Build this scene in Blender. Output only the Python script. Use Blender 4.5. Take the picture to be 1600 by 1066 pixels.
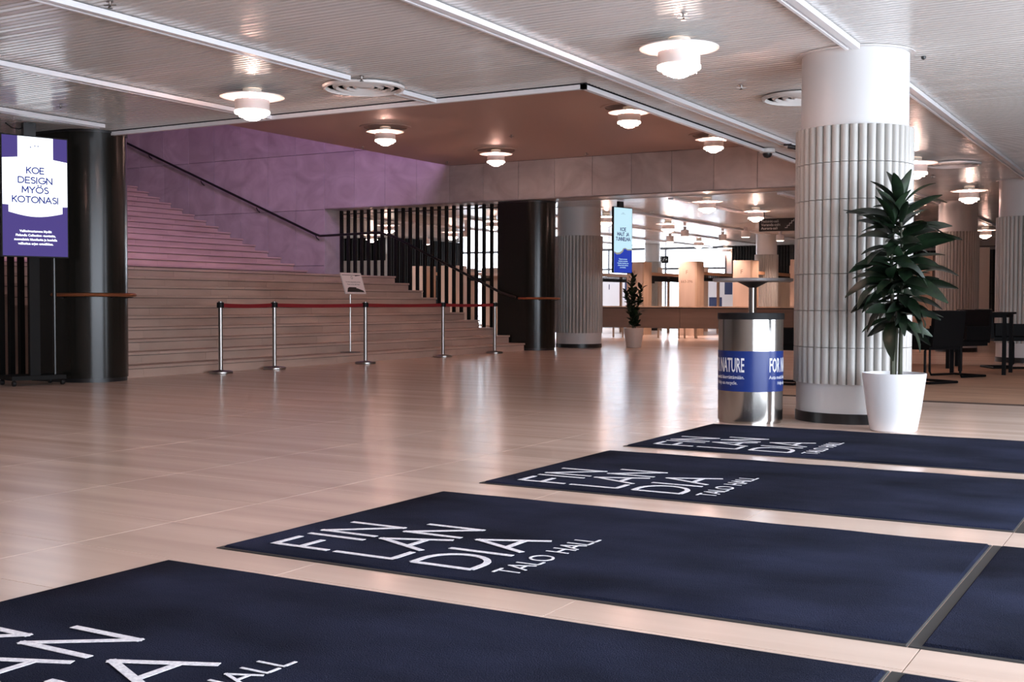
import bpy, math, random
from mathutils import Vector, Matrix
R = math.radians
random.seed(7)
for o in list(bpy.data.objects): bpy.data.objects.remove(o)
sc = bpy.context.scene; col = sc.collection
# ------------------------------------------------------------------ camera, world, exposure
F_PX, YAW, PIT, ROL, EYE = 1847.3, .52423, -.03282, .00224, 1.0
cy, sy, cp, sp = math.cos(YAW), math.sin(YAW), math.cos(PIT), math.sin(PIT)
FW = Vector((-sy*cp, cy*cp, sp)); R0 = Vector((cy, sy, 0)); U0 = R0.cross(FW)
RT = R0*math.cos(ROL)+U0*math.sin(ROL); UP = -R0*math.sin(ROL)+U0*math.cos(ROL)
cam_d = bpy.data.cameras.new('camera'); cam = bpy.data.objects.new('camera', cam_d); col.objects.link(cam)
cam_d.sensor_width = 36; cam_d.lens = F_PX/1600*36; cam_d.clip_end = 300
m = Matrix((RT, UP, -FW)).transposed().to_4x4(); m.translation = (0, 0, EYE); cam.matrix_world = m
sc.camera = cam
sc.view_settings.view_transform = 'Standard'; sc.view_settings.look = 'None'
sc.view_settings.gamma = 1; sc.view_settings.use_curve_mapping = False
sc.view_settings.exposure = 0.08
w = bpy.data.worlds.new('overcast'); sc.world = w; w.use_nodes = True
w.node_tree.nodes['Background'].inputs[0].default_value = (.80, .88, 1, 1)
w.node_tree.nodes['Background'].inputs[1].default_value = 10.5

def portal(loc, rot, sx, sy_):
    l = bpy.data.lights.new('window_portal', 'AREA'); l.shape = 'RECTANGLE'; l.size = sx; l.size_y = sy_
    l.cycles.is_portal = True
    o = bpy.data.objects.new('window_portal', l); o.location = loc; o.rotation_euler = rot; col.objects.link(o)
portal((3.5, 4.5, 1.55), (0, R(90), 0), 3.0, 15)            # entrance glazing, shines -X
portal((-21.2, 42.1, 1.55), (R(-90), 0, 0), 12, 3.0)          # far window wall, shines -Y

def area(name, loc, target, sx, sy_, energy, color, spread=180):
    l = bpy.data.lights.new(name, 'AREA'); l.shape = 'RECTANGLE'; l.size = sx; l.size_y = sy_
    l.energy = energy; l.color = color; l.spread = R(spread)
    o = bpy.data.objects.new(name, l); o.location = loc; col.objects.link(o)
    o.rotation_euler = (Vector(target)-Vector(loc)).to_track_quat('-Z', 'Y').to_euler()
    return o
# coloured wash light of the upper stairwell (out of frame above the opening)
area('stairwell_wash_light', (-11.4, 15.5, 7.7), (-18.5, 18.5, 2.5), 1.2, 8, 520, (.50, .32, 1.0))
area('upper_foyer_light', (-11.0, 14, 7.9), (-19, 16.5, 2.5), 1.2, 6, 330, (1, .50, .50))

# ------------------------------------------------------------------ helpers
def ray(px, py): return FW+RT*((px-800)/F_PX)-UP*((py-533)/F_PX)
def at(px, py, z):
    d = ray(px, py); t = (z-EYE)/d.z; return Vector((0, 0, EYE))+d*t
def atd(px, D, z=0):
    d = ray(px, 470)*D; return Vector((d.x, d.y, z))

MATS = {}
def mat(name, color, rough=.5, metal=0, spec=.5, emis=None, es=0, build=None):
    if name in MATS: return MATS[name]
    m = bpy.data.materials.new(name); m.use_nodes = True; nt = m.node_tree; b = nt.nodes['Principled BSDF']
    b.inputs['Base Color'].default_value = (*color, 1); b.inputs['Roughness'].default_value = rough
    b.inputs['Metallic'].default_value = metal; b.inputs['Specular IOR Level'].default_value = spec
    if emis: b.inputs['Emission Color'].default_value = (*emis, 1); b.inputs['Emission Strength'].default_value = es
    if build: build(nt, b)
    MATS[name] = m; return m
def N(nt, t, **k):
    n = nt.nodes.new(t)
    for a, v in k.items():
        if a in n.inputs: n.inputs[a].default_value = v
        else: setattr(n, a, v)
    return n
def mapped(nt, scale, rot=(0, 0, 0), coord='Position'):
    if coord == 'Position': g = N(nt, 'ShaderNodeNewGeometry'); s = g.outputs['Position']
    else: g = N(nt, 'ShaderNodeTexCoord'); s = g.outputs[coord]
    mp = N(nt, 'ShaderNodeMapping'); mp.inputs['Scale'].default_value = scale; mp.inputs['Rotation'].default_value = rot
    nt.links.new(s, mp.inputs[0]); return mp.outputs[0]
def ramp(nt, src, stops):
    r = N(nt, 'ShaderNodeValToRGB'); e = r.color_ramp.elements
    while len(e) < len(stops): e.new(.5)
    for x, (p, c) in zip(e, stops): x.position = p; x.color = (*c, 1)
    nt.links.new(src, r.inputs[0]); return r.outputs[0]
def noisy(scale, c0, c1, detail=4, dist=0, bump=0, bdist=.01, rand=0, rough_var=None, nscale=None):
    """colour noise between c0 and c1, optional bump, optional per-object random tint"""
    def f(nt, b):
        v = mapped(nt, scale); n = N(nt, 'ShaderNodeTexNoise', Scale=1.0, Detail=detail, Distortion=dist); nt.links.new(v, n.inputs['Vector'])
        c = ramp(nt, n.outputs['Fac'], [(.3, c0), (.7, c1)])
        if rand:
            oi = N(nt, 'ShaderNodeObjectInfo'); mr = N(nt, 'ShaderNodeMapRange'); mr.inputs['To Min'].default_value = 1-rand; mr.inputs['To Max'].default_value = 1+rand
            nt.links.new(oi.outputs['Random'], mr.inputs['Value'])
            mx = N(nt, 'ShaderNodeVectorMath', operation='SCALE'); nt.links.new(c, mx.inputs[0]); nt.links.new(mr.outputs[0], mx.inputs['Scale']); c = mx.outputs[0]
        nt.links.new(c, b.inputs['Base Color'])
        if rough_var:
            mr = N(nt, 'ShaderNodeMapRange'); mr.inputs['To Min'].default_value = rough_var[0]; mr.inputs['To Max'].default_value = rough_var[1]
            nt.links.new(n.outputs['Fac'], mr.inputs['Value']); nt.links.new(mr.outputs[0], b.inputs['Roughness'])
        if bump:
            n2 = n
            if nscale:
                v2 = mapped(nt, nscale); n2 = N(nt, 'ShaderNodeTexNoise', Scale=1.0, Detail=3.0); nt.links.new(v2, n2.inputs['Vector'])
            bp = N(nt, 'ShaderNodeBump', Strength=bump, Distance=bdist); nt.links.new(n2.outputs['Fac'], bp.inputs['Height']); nt.links.new(bp.outputs[0], b.inputs['Normal'])
    return f

M_floor = mat('floor_stone', (.6, .5, .44), .2, spec=.32, build=noisy((.35, 5, 1), (.63, .48, .395), (.76, .60, .505), 5, rand=.03, rough_var=(.16, .27)))
M_bed = mat('joint_grout', (.05, .04, .035), .7)
M_ceil = mat('ceiling_metal', (.70, .69, .68), .2, spec=.5)
M_ceil2 = mat('stairwell_ceiling_paint', (.62, .46, .40), .55)
M_white = mat('white_enamel', (.80, .80, .79), .35)
M_rail = mat('white_rail', (.86, .87, .9), .3)
M_dark = mat('shadow_gap', (.015, .015, .02), .8)
M_black = mat('black_steel', (.012, .012, .013), .35)
M_blackp = mat('black_plastic', (.008, .008, .009), .5, spec=.25)
M_chair = mat('chair_black', (.003, .003, .0035), .5, spec=.15)
M_bronze = mat('dark_bronze', (.012, .011, .009), .2, metal=.0, spec=.35)
M_fin = mat('black_fin', (.010, .010, .010), .7, spec=.2)
M_marble = mat('white_marble', (.6, .57, .55), .4, build=noisy((1.2, 1.2, 1.6), (.42, .365, .35), (.60, .545, .525), 9, 1.6, rand=.07))
M_step = mat('step_marble', (.6, .5, .45), .4, build=noisy((3, .9, 3), (.46, .325, .265), (.62, .46, .38), 6, rand=.07))
M_copper = mat('copper_rail', (.45, .20, .10), .3, metal=.9)
M_rubber = mat('mat_rubber', (.022, .022, .022), .6)
M_pile = mat('navy_pile', (.012, .02, .06), .95, spec=.1, build=noisy((1.3, 2.2, 1), (.005, .007, .017), (.023, .029, .062), 9, bump=.9, bdist=.012, rand=.05, nscale=(230, 230, 230)))
M_letter = mat('white_pile', (.8, .8, .84), .95, spec=.1, build=noisy((90, 90, 90), (.62, .62, .68), (.92, .92, .95), 3, bump=.6, bdist=.004))
M_steel = mat('brushed_steel', (.50, .48, .45), .16, metal=1)
M_steel2 = mat('polished_steel', (.36, .34, .32), .28, metal=1)
M_blue = mat('blue_band', (.008, .032, .20), .28)
M_print = mat('white_print', (.85, .86, .88), .5)
M_belt = mat('red_belt', (.24, .006, .012), .6)
M_tile = mat('glazed_grey_tile', (.46, .45, .42), .35, build=noisy((2, 2, 2), (.42, .41, .385), (.47, .46, .435), 2, rand=.02))
M_drum = mat('white_drum', (.62, .62, .62), .4)
M_wood = mat('pale_oak', (.55, .38, .27), .45, build=noisy((6, 6, .7), (.48, .33, .23), (.60, .43, .31), 4))
M_panel = mat('oak_veneer', (.62, .47, .37), .45, build=noisy((5, 5, .6), (.58, .43, .33), (.66, .51, .41), 4))
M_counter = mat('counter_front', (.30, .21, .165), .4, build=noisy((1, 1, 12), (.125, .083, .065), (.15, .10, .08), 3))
M_leaf = mat('dark_leaf', (.012, .035, .012), .42, build=noisy((20, 20, 20), (.003, .008, .004), (.010, .027, .010), 3, rand=.5))
M_stem = mat('green_stem', (.05, .055, .03), .6)
M_soil = mat('potting_soil', (.02, .014, .01), .9)
M_pot = mat('white_pot', (.85, .85, .87), .18)
M_potm = mat('matte_pot', (.62, .55, .5), .5)
M_rug = mat('brown_rug', (.28, .16, .1), .9, build=noisy((.8, 7, 1), (.34, .19, .12), (.50, .30, .19), 5))
M_rugedge = mat('rug_binding', (.06, .035, .025), .8)
M_glass = mat('window_frame_metal', (.05, .05, .055), .4)
M_lampin = mat('lamp_diffuser', (.9, .85, .8), .5, emis=(1, .83, .72), es=7)
M_bulb = mat('lamp_bulb', (1, .9, .8), .5, emis=(1, .53, .42), es=88)
M_neck = mat('lamp_neck', (.9, .8, .7), .5, emis=(1, .75, .55), es=.15)
M_shade = mat('lamp_shade', (.78, .70, .68), .4)
M_side = mat('plain_wall', (.42, .36, .33), .6)
def emat(name, c, s): return mat(name, (0, 0, 0), .5, emis=c, es=s, spec=.1)
M_scrW = emat('screen_white', (.88, .93, 1), 1.7)
M_scrV = emat('screen_violet', (.078, .055, .24), 1.0)
M_scrT = emat('screen_text_blue', (.01, .03, .33), .7)
M_scrC = emat('screen_pale_cyan', (.56, .82, .95), 1.0)
M_scrB = emat('screen_blue', (.022, .05, .42), 1.0)
M_scrG = emat('screen_grey', (.33, .33, .30), .9)
M_scrI = emat('screen_navy_ink', (.02, .03, .17), .8)
M_signW = mat('sign_lettering', (.42, .42, .40), .6)

def link(name, me, m, parent=None, loc=(0, 0, 0)):
    o = bpy.data.objects.new(name, me); col.objects.link(o)
    if m is not None and not me.materials: me.materials.append(m)
    if parent: o.parent = parent
    o.location = loc
    return o
class MB:
    def __init__(s): s.v = []; s.f = []
    def add(s, vs, fs):
        k = len(s.v); s.v += [tuple(v) for v in vs]; s.f += [tuple(i+k for i in f) for f in fs]; return s
    def box(s, x0, x1, y0, y1, z0, z1):
        return s.add([(x0, y0, z0), (x1, y0, z0), (x1, y1, z0), (x0, y1, z0), (x0, y0, z1), (x1, y0, z1), (x1, y1, z1), (x0, y1, z1)],
                     [(0, 3, 2, 1), (4, 5, 6, 7), (0, 1, 5, 4), (1, 2, 6, 5), (2, 3, 7, 6), (3, 0, 4, 7)])
    def bevbox(s, x0, x1, y0, y1, z0, z1, b=.003):
        """slab with chamfered top edges"""
        lo = [(x0, y0), (x1, y0), (x1, y1), (x0, y1)]; hi = [(x0+b, y0+b), (x1-b, y0+b), (x1-b, y1-b), (x0+b, y1-b)]
        vs = [(x, y, z0) for x, y in lo]+[(x, y, z1-b) for x, y in lo]+[(x, y, z1) for x, y in hi]
        fs = [(3, 2, 1, 0), (8, 9, 10, 11)]+[(i, (i+1) % 4, 4+(i+1) % 4, 4+i) for i in range(4)]+[(4+i, 4+(i+1) % 4, 8+(i+1) % 4, 8+i) for i in range(4)]
        return s.add(vs, fs)
    def lathe(s, prof, n=32, c=(0, 0, 0), a0=0, a1=360):
        full = abs(a1-a0) >= 360; k = n if full else n+1; vs = []; fs = []
        for r, z in prof:
            for i in range(k):
                a = R(a0+(a1-a0)*i/n); vs.append((c[0]+r*math.cos(a), c[1]+r*math.sin(a), c[2]+z))
        for j in range(len(prof)-1):
            for i in range(n):
                i2 = (i+1) % k
                fs.append((j*k+i, j*k+i2, (j+1)*k+i2, (j+1)*k+i))
        if full:
            if prof[0][0] > 1e-6: fs.append(tuple(range(k-1, -1, -1)))
            if prof[-1][0] > 1e-6: fs.append(tuple(range((len(prof)-1)*k, len(prof)*k)))
        return s.add(vs, fs)
    def ring(s, r0, r1, z0, z1, n=32, c=(0, 0, 0)):
        """hollow ring, rectangular section"""
        vs = []; fs = []
        for i in range(n):
            a = 2*math.pi*i/n; ca, sa = math.cos(a), math.sin(a)
            for r, z in ((r0, z0), (r1, z0), (r1, z1), (r0, z1)): vs.append((c[0]+r*ca, c[1]+r*sa, c[2]+z))
        for i in range(n):
            j = (i+1) % n
            for q in range(4): fs.append((i*4+q, j*4+q, j*4+(q+1) % 4, i*4+(q+1) % 4))
        return s.add(vs, fs)
    def tube(s, pts, r, n=8, closed=False):
        pts = [Vector(p) for p in pts]; k = len(pts); vs = []; fs = []
        rr = r if isinstance(r, (list, tuple)) else [r]*k
        for i, p in enumerate(pts):
            a = pts[(i-1) % k] if (closed or i > 0) else p; b = pts[(i+1) % k] if (closed or i < k-1) else p
            t = (b-a).normalized(); h = Vector((0, 0, 1)) if abs(t.z) < .95 else Vector((1, 0, 0))
            u = t.cross(h).normalized(); w_ = u.cross(t)
            for q in range(n):
                g = 2*math.pi*q/n; vs.append(p+(u*math.cos(g)+w_*math.sin(g))*rr[i])
        for i in range(k if closed else k-1):
            j = (i+1) % k
            for q in range(n): fs.append((i*n+q, i*n+(q+1) % n, j*n+(q+1) % n, j*n+q))
        if not closed: fs += [tuple(range(n-1, -1, -1)), tuple(range((k-1)*n, k*n))]
        return s.add(vs, fs)
    def prism(s, pts, z0, z1):
        n = len(pts); vs = [(x, y, z0) for x, y in pts]+[(x, y, z1) for x, y in pts]
        return s.add(vs, [tuple(range(n-1, -1, -1)), tuple(range(n, 2*n))]+[(i, (i+1) % n, n+(i+1) % n, n+i) for i in range(n)])
    def xf(s, mtx): s.v = [tuple(mtx @ Vector(v)) for v in s.v]; return s
    def mesh(s, name, smooth=False, ang=35):
        me = bpy.data.meshes.new(name); me.from_pydata(s.v, [], s.f); me.update()
        if smooth:
            me.polygons.foreach_set('use_smooth', [True]*len(me.polygons))
            try: me.set_sharp_from_angle(angle=R(ang))
            except Exception: pass
        return me
    def build(s, name, m, parent=None, smooth=False, ang=35, loc=(0, 0, 0)): return link(name, s.mesh(name, smooth, ang), m, parent, loc)

def tag(o, label=None, cat=None, group=None, kind=None):
    if label: o['label'] = label
    if cat: o['category'] = cat
    if group: o['group'] = group
    if kind: o['kind'] = kind
    return o
def thing(name, label, cat, loc=(0, 0, 0), rz=0, group=None):
    o = bpy.data.objects.new(name, None); col.objects.link(o); o.location = loc; o.rotation_euler = (0, 0, rz)
    o.empty_display_size = .1
    return tag(o, label, cat, group)
def struct(o): o['kind'] = 'structure'; return o
def copy_tree(o, loc=None, rz=None, label=None, group=None, parent=None):
    c = o.copy(); col.objects.link(c); c.parent = parent
    if loc is not None: c.location = loc
    if rz is not None: c.rotation_euler = (0, 0, rz)
    if label: c['label'] = label
    if group: c['group'] = group
    for ch in list(o.children): copy_tree(ch, parent=c)
    return c

# stroke alphabet, unit cap height: (advance, [polylines])
def arc(cx, cy_, rx, ry, a0, a1, n=14): return [(cx+rx*math.cos(R(a0+(a1-a0)*i/n)), cy_+ry*math.sin(R(a0+(a1-a0)*i/n))) for i in range(n+1)]
GL = {
 'F': (.56, [[(0, 0), (0, 1), (.52, 1)], [(0, .5), (.46, .5)]]), 'I': (.05, [[(0, 0), (0, 1)]]),
 'N': (.74, [[(0, 0), (0, 1), (.72, 0), (.72, 1)]]), 'L': (.5, [[(0, 1), (0, 0), (.5, 0)]]),
 'A': (.86, [[(0, 0), (.43, 1), (.86, 0)], [(.16, .33), (.70, .33)]]),
 'D': (.78, [[(0, 0), (0, 1), (.30, 1)]+arc(.30, .5, .46, .5, 90, -90)+[(0, 0)]]),
 'T': (.66, [[(0, 1), (.66, 1)], [(.33, 1), (.33, 0)]]), 'O': (1.0, [arc(.5, .5, .5, .5, 0, 360, 28)]),
 'H': (.72, [[(0, 0), (0, 1)], [(.72, 0), (.72, 1)], [(0, .5), (.72, .5)]]),
 'K': (.62, [[(0, 0), (0, 1)], [(.6, 1), (.02, .42)], [(.2, .58), (.62, 0)]]),
 'E': (.54, [[(.54, 1), (0, 1), (0, 0), (.54, 0)], [(0, .5), (.48, .5)]]),
 'S': (.58, [arc(.30, .74, .26, .26, 35, 200, 10)+arc(.30, .26, .28, .27, 80, -150, 12)]),
 'G': (.92, [arc(.5, .5, .48, .5, 45, 345, 24)+[(.96, .48), (.58, .48)]]),
 'M': (.86, [[(0, 0), (.04, 1), (.43, .25), (.82, 1), (.86, 0)]]),
 'Y': (.74, [[(0, 1), (.37, .48), (.74, 1)], [(.37, .48), (.37, 0)]]),
 'U': (.70, [[(0, 1), (0, .35)]+arc(.35, .35, .35, .35, 180, 360, 12)+[(.70, 1)]]),
 'J': (.42, [[(.42, 1), (.42, .28)]+arc(.18, .28, .24, .28, 0, -140, 8)]),
 'R': (.6, [[(0, 0), (0, 1), (.3, 1)]+arc(.3, .73, .26, .27, 90, -90, 10)+[(0, .46)], [(.3, .46), (.6, 0)]]),
 ' ': (.45, []),
}
GL['Ö'] = (1.0, GL['O'][1]+[[(.28, 1.2), (.28, 1.32)], [(.72, 1.2), (.72, 1.32)]])
def strokes(mb, text, x0, y0, h, t, gap=.22, z0=0, z1=.001, width=None, center=False):
    """ribbon lettering in the XY plane; returns total advance"""
    adv = sum(GL[c][0]+gap for c in text)-gap; sx = h
    if width: sx = width/adv
    x = x0-(adv*sx/2 if center else 0); nseg = 0; dz = (z1-z0)*.012
    for c in text:
        a, pls = GL[c]
        for pl in pls:
            for (ax, ay), (bx, by) in zip(pl, pl[1:]):
                A = Vector((x+ax*sx, y0+ay*h)); B = Vector((x+bx*sx, y0+by*h)); d = B-A
                if d.length < 1e-6: continue
                d.normalize(); n = Vector((-d.y, d.x))*t/2; e = d*t*(.5 if len(pl) < 9 else .1)
                q = [A-e+n, A-e-n, B+e-n, B+e+n]
                nseg += 1; mb.prism([(p.x, p.y) for p in q], z0+nseg % 25*dz, z1+nseg % 25*dz)
        x += (a+gap)*sx
    return adv*sx
def text_mb(body, size, ext=.0004, align='CENTER', sx=1.0, bold=0):
    cu = bpy.data.curves.new('txt', 'FONT'); cu.body = body; cu.size = size; cu.extrude = ext; cu.align_x = align; cu.resolution_u = 2; cu.offset = bold
    o = bpy.data.objects.new('txt', cu); col.objects.link(o)
    me = bpy.data.meshes.new_from_object(o.evaluated_get(bpy.context.evaluated_depsgraph_get()))
    mb = MB(); mb.add([(v.co.x*sx, v.co.y, v.co.z) for v in me.vertices], [tuple(p.vertices) for p in me.polygons])
    bpy.data.objects.remove(o); bpy.data.curves.remove(cu); bpy.data.meshes.remove(me)
    return mb

# ------------------------------------------------------------------ the setting
CZ = 3.10                       # white ceiling
OX, OY0, OY1 = -5.15, 10.2, 21.3    # stairwell opening: x < OX, OY0 < y < OY1
# floor: stone slabs near the camera are pieces, the same grid goes on as one surface beyond
TX, TY = 1.11, .555
tx0 = -2.89-5*TX; tx1 = tx0+10*TX; ty0 = 3.3-8*TY; ty1 = ty0+19*TY
fl = MB()
fl.box(-40, 3.6, ty1, 42.4, -.1, 0); fl.box(-40, tx0, -6, ty1, -.1, 0); fl.box(tx0, 3.6, -6, ty0, -.1, 0); fl.box(tx1, 3.6, ty0, ty1, -.1, 0)
floor = struct(fl.build('floor', M_floor))
bed = MB().box(tx0, tx1, ty0, ty1, -.1, -.02).build('tile_bed', M_bed, floor)
tm = MB().bevbox(0, TX-.0035, 0, TY-.0035, -.02, 0, .0005).mesh('tile')
for i in range(10):
    for j in range(19): link('tile', tm, M_floor, floor, (tx0+i*TX, ty0+j*TY, 0))
# white metal ceiling: fine ridges along X, in bands
def corr(mb, x0, x1, y0, y1, z, pitch=.07, n=6):
    """flat metal slats with recessed grooves between them, each tilted a hair"""
    k = max(1, int((y1-y0)/pitch)); pitch = (y1-y0)/k; g = pitch*.24; vs = []; fs = []; rnd = random.Random(int(y0*100))
    for i in range(k):
        y = y0+i*pitch; t = rnd.uniform(-.0009, .0009)*(1 if y0 < 12 else .4)
        for yy, zz in ((y, z+.010), (y+g, z+.010), (y+g+.002, z+t), (y+pitch-.002, z-t)): vs += [(x0, yy, zz), (x1, yy, zz)]
    vs += [(x0, y1, z+.01), (x1, y1, z+.01)]
    for i in range(k*4): fs.append((2*i, 2*i+2, 2*i+3, 2*i+1))
    mb.add(vs, fs)
ceil = MB(); ceil.box(-40, 3.6, -6, OY0, CZ+.02, CZ+.2); ceil.box(OX, 3.6, OY0, 22, CZ+.02, CZ+.2); ceil.box(-40, 3.6, 22, 42.4, CZ+.02, CZ+.2)
ceiling = struct(ceil.build('ceiling', M_dark))
def panel(x0, x1, y0, y1, pitch=.07, n=6):
    mb = MB(); corr(mb, x0, x1, y0+.004, y1-.004, CZ, pitch, n=n); o = mb.build('ceiling_panel', M_ceil, ceiling)
    return o
RX = [-17.9, -15.7, -13.5, -11.25, -9.08, -6.86, -4.66, -2.44, -.2, 2.0]      # rail lines
xs = [-40, -20]+RX+[3.6]
ycuts = [-6, -3.2, -.8, 1.6, 4.1, 6.785, 9.15, OY0]
for a, b in zip(xs, xs[1:]):
    for c, d in zip(ycuts, ycuts[1:]):
        if d <= 1.6 and b < -6: continue
        panel(a, b, c, d)
for a, b in zip(xs, xs[1:]):
    if a < -40.1: continue
    if b <= -4.6:
        if a >= -5.2 or b > OX-.0: pass
        for c, d in ((21.98, 27), (27, 32.5), (32.5, 38), (38, 42.2)): panel(a, b, c, d, .10, 4)
    else:
        for c, d in ((OY0, 13), (13, 16), (16, 19), (19, 22), (22, 27), (27, 32.5), (32.5, 38), (38, 42.2)): panel(a, b, c, d, .085, 4)
panel(OX+.06, -4.66, OY0, OY1+.7)
# rails under the ceiling
def rail(x, y0, y1, n):
    mb = MB()
    mb.box(x-.005, x+.055, y0, y1, CZ-.05, CZ-.008)       # broad flange
    mb.box(x-.035, x-.005, y0, y1, CZ-.03, CZ-.008)       # recessed web
    mb.box(x-.06, x-.035, y0, y1, CZ-.05, CZ-.008)        # thin flange
    o = struct(mb.build('trim_%d' % n, M_rail)); 
    return o
k = 0
for x, segs in ((-17.9, [(22, 42)]), (-15.7, [(22, 42)]), (-13.5, [(22, 42)]), (-11.25, [(2, 9.75), (24.2, 42)]), (-9.08, [(1, OY0), (22, 42)]), (-6.86, [(0, 8.78), (9.62, OY0), (22, 42)]),
                (-4.66, [(0, 21.2), (22, 42)]), (-2.44, [(-4, 9.72), (10.7, 42)]), (-.2, [(-4, 42)])):
    for a, b in segs: k += 1; rail(x, a, b, k)
# edge trim of the stairwell opening, inner fascia and the higher ceiling behind it
BZ = 3.92
e = MB(); e.box(-28, OX+.05, OY0-.0, OY0+.05, CZ-.055, CZ-.012); e.box(OX, OX+.05, OY0, OY1, CZ-.055, CZ-.012)
struct(e.build('trim_20', M_rail))
e = MB(); e.box(-28, OX+.03, OY0+.01, OY0+.04, CZ-.012, CZ+.03); e.box(OX+.01, OX+.03, OY0, OY1, CZ-.012, CZ+.03)
struct(e.build('trim_21', M_dark))  # near-black strip painted in as the shadow gap above the trim
e = MB(); e.box(-28, OX+.1, OY0+.052, OY0+.15, CZ+.03, 9); e.box(OX+.052, OX+.15, OY0+.05, OY1, CZ+.03, BZ+.1)
struct(e.build('wall_stairwell_front', M_side))
struct(MB().box(-13.9, OX+.1, OY0+.05, OY1+.02, BZ, BZ+.12).build('ceiling_stairwell', M_ceil2))
struct(MB().box(-28, -9.8, OY0, 22, 9, 9.15).build('ceiling_upper_foyer', M_side))
struct(MB().box(-28.2, -28, OY0, 22, 0, 9).build('wall_upper_foyer', M_side))
struct(MB().box(-10, -9.8, OY0, 22, BZ+.12, 9).build('wall_upper_foyer_right', M_side))
# marble wall W along the stairs
WX = -17.267; RZ = [.55, 1.83, 3.11, 4.39, 5.67, 6.95, 8.23]
wl = MB(); wl.box(-28, WX-.03, 21.33, 21.93, 0, 9); wl.box(WX-.03, -13.9, 21.33, 21.93, 3.13, 9); wl.box(-13.9, -9.8, 21.33, 21.93, 3.13, 9); wl.box(-9.8, -4.7, 21.33, 21.93, 3.13, BZ+.1)
wall_w = struct(wl.build('wall_marble', M_dark))
PW = .8495
pm = {}
def slab(x0, x1, z0, z1):
    key = (round(x1-x0, 3), round(z1-z0, 3))
    if key not in pm:
        q = MB().bevbox(0, key[0]-.008, 0, key[1]-.008, -.03, 0, .002); q.xf(Matrix.Rotation(R(90), 4, 'X')); pm[key] = q.mesh('panel')
    link('panel', pm[key], M_marble, wall_w, (x0, 21.3, z0))
n_l = 10
for i in range(n_l):
    x1 = WX-i*PW; x0 = x1-PW
    for z0, z1 in zip(RZ, RZ[1:]): slab(x0, x1, z0, z1)
for i in range(15):
    x0 = WX+i*PW; x1 = x0+PW
    if x1 < -13.8:
        for z0, z1 in zip(RZ[2:], RZ[3:]): slab(x0, x1, z0, z1)
    else: slab(x0, min(x1, -4.7), 3.11, BZ+.0)
# underside and end lining of the opening
MB().box(WX, -4.7, 21.3, 21.95, 3.11, 3.13).build('soffit', M_marble, wall_w)
MB().box(WX-.03, WX, 21.305, 21.95, 0, 3.11).build('reveal', M_marble, wall_w)
MB().box(-28, -4.7, 21.93, 21.97, 0 if False else 3.11, 9).build('backing', M_side, wall_w)
MB().box(-28, WX, 21.93, 21.97, 0, 3.11).build('backing', M_side, wall_w)
# outer walls
struct(MB().box(-22.2, -22, -6, OY0, 0, CZ+.1).build('wall_left', M_side))
struct(MB().box(-40.2, -40, 22, 42.4, 0, CZ+.1).build('wall_far_left', M_side))
struct(MB().box(-40, 3.6, -6.2, -6, 0, CZ+.1).add([], []).build('wall_behind', M_side))
struct(MB().box(3.5, 3.6, 12, 42.4, 0, CZ+.1).build('wall_right', M_side))
struct(MB().box(-22.1, -12.9, 9.98, 10.02, 0, .02).build('trim_30', M_dark))
def glazing(name, mk, L, h=3.1, step=1.5):
    mb = MB(); n = int(L/step)
    for i in range(n+1): mb.box(i*step-.03, i*step+.03, -.05, .05, 0, h)
    for z in (0, 2.25, h-.08): mb.box(0, n*step, -.04, .04, z, z+.08)
    mb.xf(mk); return struct(mb.build(name, M_glass))
glazing('window_1', Matrix.Translation((3.5, -3, 0)) @ Matrix.Rotation(R(90), 4, 'Z'), 15)
struct(MB().box(3.5, 3.6, -6, -3, 0, CZ+.1).build('wall_right_near', M_side))
glazing('window_3', Matrix.Translation((-27.2, 42.2, 0)), 12, step=2.4)
struct(MB().box(-40, -27.2, 42.2, 42.4, 0, CZ+.1).box(-15.2, 3.6, 42.2, 42.4, 0, CZ+.1).build('wall_far', M_side))
# ------------------------------------------------------------------ staircase
RISE = .1565; FX = -12.02; TR1, TR2 = .3635, .394; SY0, SY1 = 10.72, 21.285
st = thing('staircase', 'wide pale marble staircase rising to the left behind the rope posts', 'staircase', (FX, SY0, 0))
xs_front = [-(i*TR1) for i in range(10)]            # riser planes of the lower flight (local x)
land_end = -17.78-FX
up_front = [land_end-TR2*i for i in range(15)]
SYL = SY1-SY0
body = MB()
for i, x in enumerate(xs_front):
    xe = xs_front[i+1] if i < 9 else -10.6
    body.box(-13 if False else xe, x-.02, .0, SYL, 0, RISE*(i+1)-.035)
for i, x in enumerate(up_front):
    xe = up_front[i+1] if i < 14 else x-3
    body.box(xe, x-.02, 0, SYL, 0, RISE*(11+i)-.035)
body.build('core', M_dark, st)
side = MB()
for i, x in enumerate(xs_front): side.box(xs_front[i+1] if i < 9 else -5.8, x, -.03, -.002, 0, RISE*(i+1)-.036)
for i, x in enumerate(up_front): side.box(up_front[i+1] if i < 14 else x-3, x, -.03, -.002, 0, RISE*(11+i)-.036)
side.build('side_cladding', M_step, st)
smesh = {}
def piece(kind, L):
    key = (kind, round(L, 3))
    if key not in smesh:
        if kind == 'riser': q = MB().box(-.02, 0, 0, L-.003, 0, RISE-.046)
        elif kind == 'tread1': q = MB().bevbox(-TR1+.0, .028, 0, L-.003, -.038, 0, .003)
        elif kind == 'tread2': q = MB().bevbox(-TR2+.0, .028, 0, L-.003, -.038, 0, .003)
        else: q = MB().bevbox(-2.2, .028, 0, L-.003, -.038, 0, .003)
        smesh[key] = q.mesh(kind)
    return smesh[key]
lens = [1.0, 1.35, 1.2, 1.5]
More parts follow.
